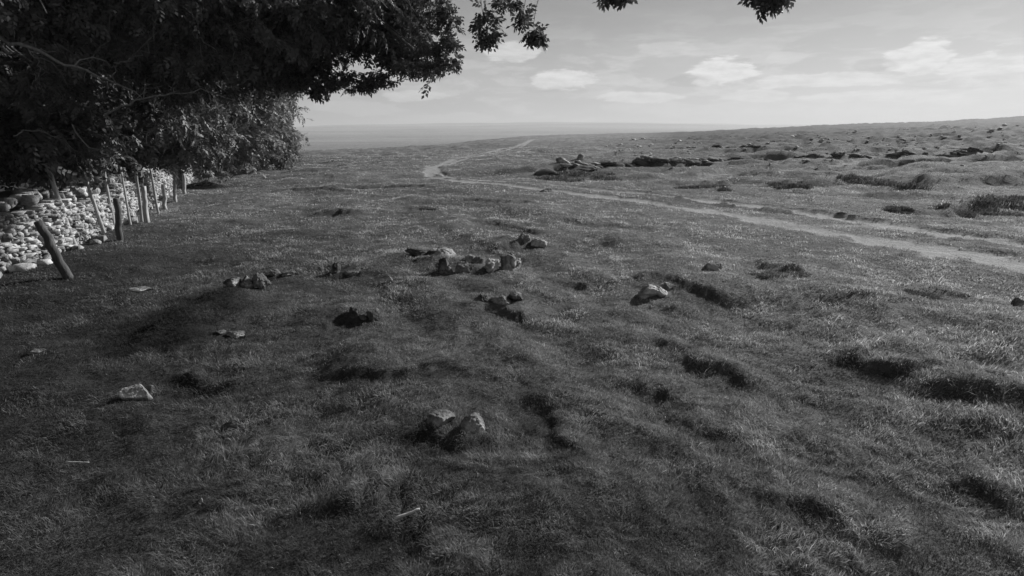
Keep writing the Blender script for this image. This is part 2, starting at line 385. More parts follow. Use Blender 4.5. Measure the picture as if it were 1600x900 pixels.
# ------------------------------------------------------------------ ground sheet (one height field, split into ground, track, hills)
def painted_dim(x, y):
    """vignette and wood-side shade painted into turf colour, darkest near and left"""
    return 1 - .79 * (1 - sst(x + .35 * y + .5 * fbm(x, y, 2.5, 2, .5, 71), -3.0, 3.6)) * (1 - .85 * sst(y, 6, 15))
def build_ground():
    rr = [0.0, .25, .5, .75]; r_ = 1.0
    while r_ < 9500: rr.append(r_); r_ *= 1.0135 if r_ < 400 else 1.03
    rr = np.array(rr)
    fan = R(53); a = np.concatenate([np.linspace(-math.pi, -fan, 150)[:-1], np.linspace(-fan, fan, 860), np.linspace(fan, math.pi, 150)[1:-1]])
    na, nr = len(a), len(rr)
    A, Rr = np.meshgrid(a, rr); x = (Rr * np.sin(A)).ravel(); y = (Rr * np.cos(A)).ravel()
    z = H(x, y); W = wear(x, y); r = np.hypot(x, y)
    right = sst(x - .25 * y, -6, 12)
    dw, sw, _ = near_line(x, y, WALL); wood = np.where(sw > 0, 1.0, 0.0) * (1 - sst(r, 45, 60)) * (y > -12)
    tone = .5 + .35 * fbm(x, y, 2.4, 3, .55, 31) + .35 * fbm(x, y * 1.4, 9, 3, .55, 32) + .3 * sst(r, 40, 300) * fbm(x, y * 2.2, 45, 4, .6, 33)
    tone = tone - .6 * sst(r, 25, 90) * right * (r < 700)
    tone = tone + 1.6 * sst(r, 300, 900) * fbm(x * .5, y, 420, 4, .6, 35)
    i = np.arange(nr - 1)[:, None] * na; j = np.arange(na)[None]; j2 = (j + 1) % na
    Fc = np.stack([i + j, i + j2, i + na + j2, i + na + j], -1).reshape(-1, 4)
    V = np.stack([x, y, z], 1)
    wf = W[Fc].mean(1); rf = r[Fc].mean(1); xf = x[Fc].mean(1); yf = y[Fc].mean(1)
    istrack = (wf > .42) & (rf < 260); ishill = rf > 700
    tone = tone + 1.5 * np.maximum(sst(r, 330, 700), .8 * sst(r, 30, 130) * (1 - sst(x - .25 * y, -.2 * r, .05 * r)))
    attrs = {'wear': W, 'tone': tone, 'wood': wood, 'painted_dim': painted_dim(x, y) * (1 - .74 * sst(r, 30, 90) * sst(x - .25 * y, -6, 12) * (1 - sst(r, 500, 900))) * (1 - .75 * hollow_shade(x, y))}  # painted dimming: vignette, hollow shade, and a darker right-hand hill
    m, t, p = new_mat('turf', .95)
    g = t.nodes.new('ShaderNodeTexCoord').outputs['Object']
    a1 = tnoise(t, g, 28, 6, .7); a2 = tnoise(t, g, 3.0, 6, .65, .3); a3 = tnoise(t, g, .45, 5, .6)
    v = tmap(t, tattr(t, 'tone'), .1, 2.9, .066, .25); v = tmath(t, 'MULTIPLY', v, tattr(t, 'painted_dim'))
    v = tmath(t, 'MULTIPLY', v, tmap(t, a1, .3, .7, .55, 1.4)); v = tmath(t, 'MULTIPLY', v, tmap(t, a2, .32, .68, .6, 1.35))
    v = tmath(t, 'MULTIPLY', v, tmap(t, a3, .35, .65, .75, 1.2))
    dirt = tmath(t, 'MULTIPLY', tmap(t, a1, .3, .7, .7, 1.3), .245)
    w1 = tmap(t, tmath(t, 'ADD', tattr(t, 'wear'), tmath(t, 'MULTIPLY', tmath(t, 'SUBTRACT', a2, .5), .8)), .2, .8, 0, 1)
    mx = t.nodes.new('ShaderNodeMix'); mx.data_type = 'FLOAT'; t.links.new(w1, mx.inputs[0]); t.links.new(v, mx.inputs[2]); t.links.new(dirt, mx.inputs[3])
    v = mx.outputs[0]
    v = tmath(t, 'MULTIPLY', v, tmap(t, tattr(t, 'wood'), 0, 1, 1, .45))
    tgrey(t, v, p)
    tbump(t, tmath(t, 'ADD', tmath(t, 'MULTIPLY', a1, .3), a2), p, .8, .10)
    def part(name, mask):
        f = Fc[mask]; u, inv = np.unique(f, return_inverse=True)
        o = mesh_obj(name, V[u], inv.reshape(-1, 4), [m], attrs={k: q[u] for k, q in attrs.items()}, smooth=True); o['kind'] = 'structure'; return o
    part('ground', ~istrack & ~ishill); part('dirt_track', istrack); part('hills', ishill)
build_ground()

# ------------------------------------------------------------------ rocks
def ico(sub):
    import bmesh
    b = bmesh.new(); bmesh.ops.create_icosphere(b, subdivisions=sub, radius=1.0)
    V = np.array([v.co[:] for v in b.verts]); Fc = np.array([[v.index for v in f.verts] for f in b.faces]); b.free(); return V, Fc
ICO = {s: ico(s) for s in (2, 3, 5)}
def noise3(V, lam, seed):
    return (perlin(V[:, 0] / lam + seed * 3.7, V[:, 1] / lam - seed) + perlin(V[:, 1] / lam + 5.1, V[:, 2] / lam + seed * 1.3) + perlin(V[:, 2] / lam - seed, V[:, 0] / lam + 8.2)) / 2
def rock_verts(seed, sub=5, cuts=14, size=(1, 1, 1), rough=.12):
    rg = np.random.RandomState(seed); V, Fc = ICO[sub]; V = V.copy()
    for _ in range(cuts):
        n = rg.normal(size=3); n /= np.linalg.norm(n); d = rg.uniform(.45, .85)
        s = V @ n - d; V = V - np.clip(s, 0, None)[:, None] * n[None]
    nn = V / (np.linalg.norm(V, axis=1, keepdims=True) + 1e-9)
    V = V + nn * (rough * noise3(V, .55, seed) + rough * .5 * noise3(V, .22, seed + 3) - (rough * .9) * (np.abs(noise3(V, .4, seed + 7)) < .07))[:, None]
    return V * np.array(size), Fc
EXCL = []
def add_rock(px, py, wpx, hpx, name, label, seed, mat, flat=1.0, blocks=1, yaw=0.0, group=None, bury=.3, cat='rock', rough=.12, cuts=12):
    P = G(px, py); dep = P[1] * math.cos(PITCH) + (CAM_H - P[2]) * math.sin(PITCH)
    wd = wpx / F * dep; hd = hpx / F * dep; rg = np.random.RandomState(seed)
    Vs, Fs, o = [], [], 0
    for b in range(blocks):
        if blocks == 1: sz = (wd * .5, wd * .42 * flat, hd / (1 - bury * .5) * .75); off = (0, 0, 0)
        else:
            k = rg.uniform(.24, .42); off = ((b + .5) / blocks * wd - wd / 2, rg.uniform(-.25, .25) * wd, rg.uniform(-.1, .12) * hd)
            sz = (wd * k * .85, wd * k * .8, hd * rg.uniform(.38, .66))
        V, Fc = rock_verts(seed * 10 + b, 5 if blocks < 4 else 3, cuts, sz, rough)
        a = rg.uniform(-.6, .6) if blocks > 1 else yaw; ca, sa = math.cos(a), math.sin(a)
        V = np.stack([V[:, 0] * ca - V[:, 1] * sa, V[:, 0] * sa + V[:, 1] * ca, V[:, 2]], 1) + np.array(off)
        V[:, 2] += hd * (.25 - bury * .5)
        Vs.append(V); Fs.append(Fc + o); o += len(V)
    ob = mesh_obj(name, np.vstack(Vs), np.vstack(Fs), [mat], smooth=False)
    ob.location = P + np.array([0, wd * .2, 0]); tag(ob, label, cat, group)
    EXCL.append((P[0], P[1] + wd * .2, wd * .34)); return ob
gm = 'limestones showing through the turf'
add_rock(768, 422, 88, 42, 'limestone_outcrop', 'pale fissured limestone outcrop, largest rock in the middle of the pasture', 1, M_PALE, blocks=3, group=gm, rough=.2)
add_rock(710, 425, 54, 36, 'limestone_outcrop', 'dark-sided rock just left of the largest pale outcrop', 2, M_DARKR, blocks=2, group=gm, rough=.2)
add_rock(828, 384, 46, 30, 'limestone_outcrop', 'small knobbly rock on the crest behind and right of the largest outcrop', 3, M_PALE, blocks=2, group=gm, rough=.2)
add_rock(672, 400, 62, 18, 'limestone_outcrop', 'low flat pale rock on the bank behind the dark-sided rock', 4, M_LIME, blocks=3, group=gm)
add_rock(435, 434, 48, 16, 'limestone_outcrop', 'low grey rock at the top end of the dark bank below the fence', 5, M_LIME, blocks=2, group=gm)
add_rock(382, 450, 60, 30, 'limestone_outcrop', 'broken grey rock at the head of the deepest dark hollow', 6, M_LIME, blocks=3, group=gm)
add_rock(534, 430, 52, 26, 'limestone_outcrop', 'rounded dark mossy rock alone between the fence bank and the middle outcrop', 7, M_DARKR, blocks=2, group=gm)
add_rock(565, 504, 48, 26, 'limestone_outcrop', 'rough dark rock with stubble around it below the mossy rock', 8, M_DARKR, blocks=3, group=gm, rough=.12)
add_rock(780, 476, 72, 28, 'limestone_outcrop', 'low cracked pale rock topping the mound in front of the largest outcrop', 9, M_LIME, blocks=3, group=gm, rough=.2)
add_rock(1032, 460, 66, 22, 'limestone_outcrop', 'thin pale rock edge on the crest of the right-hand hollow', 10, M_PALE, blocks=3, group=gm)
add_rock(1114, 422, 34, 14, 'limestone_outcrop', 'flat-topped pale stone standing above the long dark hollow', 11, M_PALE, group=gm, flat=.7)
add_rock(208, 624, 50, 30, 'flat_stone', 'pale wedge-shaped stone lying in the dark foreground turf at left', 12, M_PALE, yaw=.5, flat=.8, bury=.2, cat='stone', rough=.05)
add_rock(232, 617, 26, 14, 'flat_stone', 'small flat stone touching the far end of the pale wedge-shaped stone', 29, M_LIME, yaw=.3, flat=.6, bury=.3, cat='stone', rough=.05)
add_rock(216, 456, 46, 7, 'flat_stone', 'thin pale flat stone in the turf below the short fence posts', 13, M_PALE, flat=.5, cat='stone')
add_rock(350, 527, 48, 11, 'flat_stone', 'flat pale stone on the near lip of the deepest dark hollow', 14, M_LIME, blocks=2, cat='stone')
add_rock(52, 554, 40, 7, 'flat_stone', 'thin pale stone sunk in the turf near the left edge', 15, M_LIME, flat=.5, cat='stone')
add_rock(688, 664, 46, 20, 'boulder', 'rounded blotchy boulder in the foreground hollow, the left one of a close pair', 16, M_GREYL, bury=.2, rough=.09, cuts=4, flat=1.2)
add_rock(744, 672, 48, 22, 'boulder', 'rounded blotchy boulder in the foreground hollow, the right one of a close pair', 17, M_GREYL, bury=.2, yaw=.4, rough=.09, cuts=4, flat=1.2)
add_rock(360, 674, 44, 13, 'flat_stone', 'dull flat stone almost flush with the turf right of the pale wedge-shaped stone', 18, M_DARKR, flat=.6, bury=.5, cat='stone')
add_rock(1592, 478, 24, 13, 'flat_stone', 'small dark stone at the right edge of the picture', 19, M_LIME, cat='stone')
add_rock(463, 708, 9, 9, 'pebble', 'tiny white pebble standing in the turf of the near left foreground', 20, M_PALE, cat='stone')
add_rock(745, 745, 8, 9, 'pebble', 'tiny pale pebble in the turf below the pair of boulders', 21, M_PALE, cat='stone')
add_rock(313, 786, 10, 8, 'pebble', 'tiny pale pebble in the turf at the bottom left', 22, M_PALE, cat='stone')
add_rock(907, 250, 14, 10, 'limestone_outcrop', 'upright grey stone standing on top of the darkest scar', 23, M_PALE, group=gm, flat=.8, cuts=6)
add_rock(880, 254, 26, 9, 'limestone_outcrop', 'low stone left of the upright stone on the darkest scar', 24, M_PALE, group=gm)
add_rock(855, 300, 22, 8, 'limestone_outcrop', 'small stone at the left foot of the darkest scar beside the track', 25, M_LIME, group=gm)

# limestone scars: ledges of broken bedrock along the banks of the right-hand slope
def scar(pts, hpx, n, label, seed, mat, dens=1.0):
    rg = np.random.RandomState(seed); P = np.array([G(a, b) for a, b in pts]); P = curve(P[:, :2], 40)
    Vs, Fs, mi, o = [], [], [], 0
    for i in range(n * 2):
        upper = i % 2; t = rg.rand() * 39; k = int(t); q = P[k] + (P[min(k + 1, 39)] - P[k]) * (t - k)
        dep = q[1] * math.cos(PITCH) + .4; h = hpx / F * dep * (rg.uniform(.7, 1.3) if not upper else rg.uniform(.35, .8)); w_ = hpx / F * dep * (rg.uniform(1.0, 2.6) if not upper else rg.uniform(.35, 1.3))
        q = q + rg.normal(size=2) * h * .25 + np.array([0, h * (.2 if not upper else .9)])
        V, Fc = rock_verts(seed * 100 + i, 2 if h < .4 else 3, 10, (w_, w_ * rg.uniform(.5, .9), h * .62), .12)
        a = rg.uniform(-.5, .5); ca, sa = math.cos(a), math.sin(a)
        V = np.stack([V[:, 0] * ca - V[:, 1] * sa, V[:, 0] * sa + V[:, 1] * ca, V[:, 2]], 1)
        V += np.array([q[0], q[1], H(q[0], q[1]) + (h * .12 if not upper else hpx / F * dep * .55)]); Vs.append(V); Fs.append(Fc + o); mi.append(np.full(len(Fc), upper)); o += len(V)
    V = np.vstack(Vs); c = V.mean(0); c[2] = V[:, 2].min()
    ob = mesh_obj('limestone_scar', V - c, np.vstack(Fs), [M_SHADE, mat], mat_index=np.concatenate(mi)); ob.location = c
    tag(ob, label, 'rock ledge', 'limestone scars across the slope')
scar([(848, 274), (885, 266), (935, 262)], 12, 34, 'short deep-shadowed limestone scar nearest the bend of the track', 41, M_LIME)
scar([(950, 260), (1010, 257), (1105, 257)], 9, 60, 'straight dark limestone scar with pale broken top, right of the shortest one', 42, M_LIME)
scar([(1105, 252), (1200, 248), (1320, 246), (1420, 243), (1530, 237)], 5.5, 120, 'longest thin limestone scar running to the right across the hillside', 43, M_LIME)
scar([(1050, 231), (1120, 229), (1190, 232)], 4, 40, 'faint broken limestone scar high on the slope above the straight dark one', 44, M_LIME)

# scattered stones on the hillside: individuals sharing a few meshes
protos = []
for k in range(6):
    V, Fc = rock_verts(900 + k, 3, 9, (1, .8, .6), .16); me_o = mesh_obj('hillside_stone', V, Fc, [M_CHALK]); protos.append(me_o)
rg = np.random.RandomState(77); cnt = 0; used = set()
bands = [(205, 12), (216, 9), (226, 8), (234, 7), (244, 6), (252, 4), (262, 4), (280, 4), (297, 6), (322, 6)]
while cnt < 250:
    px = rg.uniform(930, 1600) ** 1.0; b, s_ = bands[min(int(abs(rg.normal()) * 3.2), 9)]; py = b + rg.normal() * s_ * .6 - (px - 1200) * .02
    sky_y = np.interp(px, [900, 1100, 1200, 1400, 1600], [211, 206, 201, 194, 183])
    if py < sky_y + 8: continue
    if fbm(np.array([px / 60.]), np.array([py / 8.]), 1.0, 2, .5, 3)[0] < -.1: continue
    P = G(px, py)
    if wear(np.array([P[0]]), np.array([P[1]]))[0] > .2: continue
    dep = P[1]; s = rg.choice([2.2, 3.2, 4.6, 6.5], p=[.4, .35, .18, .07]) * (1.0 if py < 270 else .9) / F * dep * .75
    k = rg.randint(6); o = protos[k] if k not in used else protos[k].copy()
    if k in used: C.objects.link(o)
    used.add(k); o.location = P + np.array([0, 0, s * .12]); o.scale = (s, s, s * rg.uniform(.4, .8)); o.rotation_euler = (rg.uniform(-.2, .2), rg.uniform(-.2, .2), rg.uniform(0, 6.3))
    tag(o, 'small limestone scattered among others over the rising right-hand hillside', 'stone', 'limestones scattered over the right-hand hillside'); cnt += 1

# ------------------------------------------------------------------ dry stone wall
def box_stone(rg, sx, sy, sz):
    V = np.array([[x, y, z] for x in (-1, 0, 1) for y in (-1, 1) for z in (-1, 0, 1)], float)
    return V
_bs, _bf = ico(1), None
def cube_template():
    import bmesh
    b = bmesh.new(); bmesh.ops.create_cube(b, size=2.0); bmesh.ops.subdivide_edges(b, edges=b.edges[:], cuts=1, use_grid_fill=True); bmesh.ops.triangulate(b, faces=b.faces[:])
    V = np.array([v.co[:] for v in b.verts]); Fc = np.array([[v.index for v in f.verts] for f in b.faces]); b.free(); return V, Fc
def build_wall():
    rg = np.random.RandomState(3); VB, F0 = cube_template()
    root = empty('dry_stone_wall', tuple(WALL[8]) + (float(H(*WALL[8])),))
    tag(root, 'rough dry stone wall of pale broken limestone running back beside the wood', 'wall')
    W = resample(WALL, 600); seg = np.hypot(*(W[1:] - W[:-1]).T); s = np.r_[0, np.cumsum(seg)]; Ltot = s[-1]
    def at(u):
        q = np.array([np.interp(u, s, W[:, 0]), np.interp(u, s, W[:, 1])]); q2 = np.array([np.interp(u + .2, s, W[:, 0]), np.interp(u + .2, s, W[:, 1])])
        q1 = np.array([np.interp(u - .2, s, W[:, 0]), np.interp(u - .2, s, W[:, 1])]); d = q2 - q1; return q, d / np.linalg.norm(d)
    def hgt(u, y): return .70 + .05 * math.sin(u * 1.3) + .05 * math.sin(u * 3.7 + 1) - .10 * max(0, min(1, (y - 10) / 8))
    body = [[], [], [], 0]; cop = [[], [], [], 0]
    def stone(store, c, d, sz, tilt, r):
        k = .7; V = VB.copy()
        for _ in range(4):
            n = rg.normal(size=3); n /= np.linalg.norm(n); q = V @ n - rg.uniform(.85, 1.25); V = V - np.clip(q, 0, None)[:, None] * n
        V = (V + .07 * rg.normal(size=V.shape)) * np.array(sz) * 1.0
        ct, st = math.cos(tilt), math.sin(tilt); V = np.stack([V[:, 0] * ct - V[:, 2] * st, V[:, 1], V[:, 0] * st + V[:, 2] * ct], 1)
        n2 = np.array([-d[1], d[0]]); P = np.stack([V[:, 0] * d[0] + V[:, 1] * n2[0], V[:, 0] * d[1] + V[:, 1] * n2[1], V[:, 2]], 1) + c
        store[0].append(P); store[1].append(F0 + store[3]); store[2].append(np.full(len(P), r)); store[3] += len(P)
    u = .3
    z0 = None
    for side in (-1, 1):
        lim = Ltot if side == -1 else Ltot
        zc = 0.0
        row = 0
        while zc < 1.15:
            rh = rg.uniform(.028, .058) * (1.25 if row < 2 else 1.0)
            u = rg.uniform(.1, .3)
            while u < lim - .2:
                q, d = at(u); far = q[1] > 16
                L_ = rg.choice([rg.uniform(.035, .07), rg.uniform(.07, .14)]) * (1.6 if far else 1.0)
                top = hgt(u, q[1]); 
                if zc < top and rg.rand() > .02:
                    n2 = np.array([-d[1], d[0]]); off = side * -1 * (.27 - .09 * zc + rg.normal() * .018)
                    c2 = q + n2 * (off + rg.normal() * .02); g = float(H0w(q, u))
                    stone(body, np.array([c2[0], c2[1], g + zc + rh / 2 - .05]), d, (L_ * .52, rg.uniform(.09, .13), rh * rg.uniform(.42, .62)), rg.normal() * .13, rg.rand())
                u += L_ * rg.uniform(.9, 1.05)
            zc += rh; row += 1
        if side == -1: pass
    u = .2
    while u < Ltot - .2:
        q, d = at(u); g = float(H0w(q, u)); t = hgt(u, q[1]); L_ = rg.uniform(.035, .075)
        if rg.rand() > .06: stone(cop, np.array([q[0] + rg.normal() * .09, q[1], g + t + .05]), d, (L_ * .7, rg.uniform(.06, .12), rg.uniform(.03, .08)), rg.normal() * .4, rg.rand() * .9 + .1)
        u += L_ * 1.0
    # stones fallen at the foot
    for k in range(60):
        u = rg.uniform(.5, 16); q, d = at(min(u, Ltot - .3)); n2 = np.array([-d[1], d[0]]); c2 = q - n2 * rg.uniform(.34, .62)
        s_ = rg.uniform(.04, .1); stone(body, np.array([c2[0], c2[1], float(H(*c2)) + s_ * .3]), d, (s_ * 1.3, s_, s_ * .7), rg.normal() * .4, rg.rand())
    base = np.array(root.location)
    for nm, st in (('wall_body', body), ('coping_stones', cop)):
        mesh_obj(nm, np.vstack(st[0]) - base, np.vstack(st[1]), [M_WALLS], root, {'rnd': np.concatenate(st[2])})
_wg = H(resample(WALL, 600)[:, 0], resample(WALL, 600)[:, 1]); _wk = np.ones(41) / 41; _wg = np.convolve(np.pad(_wg, 20, mode='edge'), _wk, 'valid')
_ws = resample(WALL, 600); _wss = np.r_[0, np.cumsum(np.hypot(*(_ws[1:] - _ws[:-1]).T))]
def H0w(q, u): return np.interp(u, _wss, _wg)
build_wall()

# ------------------------------------------------------------------ fence posts
def tube(P, rad, n=8, jitter=0.0, rg=None, cap=True):
    P = np.asarray(P, float); m = len(P); rad = np.broadcast_to(rad, (m,)).astype(float)
    T = np.gradient(P, axis=0); T /= np.linalg.norm(T, axis=1, keepdims=True) + 1e-9
    ref = np.array([0, 0, 1.0]) if abs(T[0, 2]) < .8 else np.array([1.0, 0, 0])
    A = np.cross(T, ref); A /= np.linalg.norm(A, axis=1, keepdims=True) + 1e-9; B = np.cross(T, A)
    th = np.arange(n) / n * 2 * np.pi; r2 = rad[:, None] * np.ones((m, n))
    if jitter and rg is not None: r2 = r2 * (1 + jitter * rg.normal(size=(1, n)) + jitter * .4 * rg.normal(size=(m, n)))
    V = P[:, None] + r2[..., None] * (A[:, None] * np.cos(th)[None, :, None] + B[:, None] * np.sin(th)[None, :, None])
    V = V.reshape(-1, 3); i = np.arange(m - 1)[:, None] * n; j = np.arange(n)[None]; j2 = (j + 1) % n
    Fc = np.stack([i + j, i + j2, i + n + j2, i + n + j], -1).reshape(-1, 4)
    if cap:
        V = np.vstack([V, P[-1:], P[:1]]); e = len(V) - 2; k = (m - 1) * n
        c1 = np.array([[k + q, k + (q + 1) % n, e, e] for q in range(n)]); c2 = np.array([[(q + 1) % n, q, e + 1, e + 1] for q in range(n)])
        Fc = np.vstack([Fc, c1, c2])
    return V, Fc
def fix_deg(Fc): return Fc
def post(base_px, top_px, rad, label, mat, seed, ex=0.0):
    B = G(*base_px); d = pxdir(*top_px); k = (B[1] + ex) / d[1]; T = np.array([0, 0, CAM_H]) + d * k
    rg = np.random.RandomState(seed); ax = T - B; n = 9
    P = np.array([B - ax * .12 + (ax * 1.12) * i / (n - 1) for i in range(n)]) ; P[1:-1, :2] += rg.normal(size=(n - 2, 2)) * rad * .15
    V, Fc = tube(P, np.linspace(rad * 1.08, rad * .92, n), 10, .09, rg)
    # quads with a doubled corner -> split into triangle lists
    tri = Fc[Fc[:, 2] == Fc[:, 3]][:, :3]; q = Fc[Fc[:, 2] != Fc[:, 3]]; q = np.vstack([q[:, [0, 1, 2]], q[:, [0, 2, 3]]]); 
    o = mesh_obj('fence_post', V - B, np.vstack([q, tri]), [mat]); o.location = B
    tag(o, label, 'fence post', 'wooden posts in front of the dry stone wall')
post((16, 424), (-6, 352), .028, 'thin dark post at the left edge of the picture, cut off by it', M_POSTD, 1)
post((108, 434), (60, 346), .050, 'thick dark post leaning hard to the left, nearest to the viewer', M_POSTD, 2)
post((118, 388), (72, 255), .030, 'tallest pale post, rising above the wall right behind the thick dark leaning one', M_POST, 3)
post((163, 364), (130, 268), .028, 'slim pale post rising above the wall, second of the tall ones', M_POST, 4)
post((179, 356), (161, 258), .026, 'slim post rising above the wall just left of the short upright one', M_POST, 5)
post((204, 352), (188, 261), .020, 'thin faint post rising above the wall just right of the short upright one', M_POST, 12)
post((222, 347), (211, 258), .024, 'thin post rising above the wall just left of the short post behind the stout one', M_POST, 13)
post((247, 334), (235, 264), .024, 'thin post rising above the wall just right of the short post behind the stout one', M_POST, 14)
post((188, 376), (181, 310), .048, 'short stout upright post with a dark left side in the middle of the row', M_POSTD, 6)
post((229, 348), (224, 291), .045, 'short upright post, next one behind the stout dark-sided one', M_POST, 7)
post((258, 327), (255, 288), .045, 'short upright post, third from the far end of the row', M_POST, 8)
post((274, 315), (272, 282), .042, 'small distant post, second from the far end of the row', M_POST, 9)
post((288, 303), (287, 272), .045, 'farthest small post where the wall ends', M_POST, 10)

# stick in the foreground
def lying(px0, px1, rad, label, seed):
    A, B = G(*px0), G(*px1); A = A + [0, 0, .045]; B = B + [0, 0, .05]; rg = np.random.RandomState(seed); n = 8
    P = np.array([A + (B - A) * i / (n - 1) for i in range(n)]); P[1:-1] += rg.normal(size=(n - 2, 3)) * rad * .1
    V, Fc = tube(P, np.linspace(rad, rad * .8, n), 7, .1, rg)
    tri = Fc[Fc[:, 2] == Fc[:, 3]][:, :3]; q = Fc[Fc[:, 2] != Fc[:, 3]]; q = np.vstack([q[:, [0, 1, 2]], q[:, [0, 2, 3]]])
    o = mesh_obj('stick', V - A, np.vstack([q, tri]), [M_STICK]); o.location = A; tag(o, label, 'stick')
lying((617, 825), (657, 811), .0075, 'short straight bleached stick on the turf at the bottom of the picture', 5)
lying((106, 734), (142, 736), .0028, 'thin pale straw-like twig on the turf at the lower left', 6)

# ------------------------------------------------------------------ trees
def make_cluster(seed, nspray=7, leafl=.085, twig=.5, pairs=4, ls=1.0):
    """a twig with pinnate leaf sprays; returns leaf quads"""
    rg = np.random.RandomState(seed); Vs = []; 
    for s in range(nspray):
        t = (s + .4) / nspray * twig; o = np.array([t, 0, -.15 * t * t])
        a = rg.uniform(0, 2 * np.pi); d = np.array([rg.uniform(.2, .9), math.cos(a), math.sin(a) * .7 - .35]); d /= np.linalg.norm(d)
        up = np.array([0, 0, 1.0]) + rg.normal(size=3) * .35; sd_ = np.cross(d, up); sd_ /= np.linalg.norm(sd_); up = np.cross(sd_, d)
        Ls = rg.uniform(.16, .26) * ls
        for k in range(pairs + 1):
            f = (k + .8) / (pairs + .8); b = o + d * Ls * f - np.array([0, 0, .35]) * (f * Ls) ** 2 * 3
            for sg in ((-1, 1) if k < pairs else (0,)):
                ld = d * (.55 if sg else 1) + sd_ * sg * .9 + rg.normal(size=3) * .18 - np.array([0, 0, .15]); ld /= np.linalg.norm(ld)
                wd = np.cross(ld, up + rg.normal(size=3) * .3); wd /= np.linalg.norm(wd) + 1e-9
                l = leafl * rg.uniform(.75, 1.2); w_ = l * .29
                Vs.append([b, b + ld * l * .45 + wd * w_, b + ld * l - np.array([0, 0, l * .15]), b + ld * l * .45 - wd * w_])
    return np.array(Vs)                         # (n,4,3)
CL_BIG = [make_cluster(200 + i) for i in range(5)]
CL_SMALL = [make_cluster(300 + i, 2, .055, .06, 3, .45) for i in range(5)]
def leaves_at(P, D, S, seed, CL=CL_BIG):
    """instances of the leaf clusters at points P along directions D with sizes S -> one mesh's arrays"""
    rg = np.random.RandomState(seed); out = []; rn = []
    which = rg.randint(len(CL), size=len(P))
    for k in range(len(CL)):
        m = which == k; p, d, s = P[m], D[m], S[m]; n = len(p)
        if n == 0: continue
        d = d / (np.linalg.norm(d, axis=1, keepdims=True) + 1e-9); h = np.cross(d, np.array([0, 0, 1.0]) + rg.normal(size=(n, 3)) * .25); h /= np.linalg.norm(h, axis=1, keepdims=True) + 1e-9
        u = np.cross(h, d)
        q = CL[k]; V = p[:, None, None] + s[:, None, None, None] * (q[None, ..., 0, None] * d[:, None, None] - q[None, ..., 1, None] * h[:, None, None] + q[None, ..., 2, None] * u[:, None, None])
        out.append(V.reshape(-1, 3)); rn.append(np.repeat(np.clip(rg.rand(n)[:, None] * .5 + rg.rand(n, q.shape[0]) * .5, 0, 1).ravel(), 4))
    V = np.vstack(out); return V, np.arange(len(V)).reshape(-1, 4), np.concatenate(rn)
def bez(A, B, sag, rg, n=9, wob=.06):
    A, B = np.array(A, float), np.array(B, float); t = np.linspace(0, 1, n)[:, None]; P = A + (B - A) * t; L_ = np.linalg.norm(B - A)
    P[:, 2] += sag * L_ * np.sin(t[:, 0] * np.pi); 
    for ax in range(3): P[:, ax] += wob * L_ * np.sin(t[:, 0] * np.pi) * np.sin(t[:, 0] * rg.uniform(3, 8) + rg.uniform(0, 6)) 
    return P
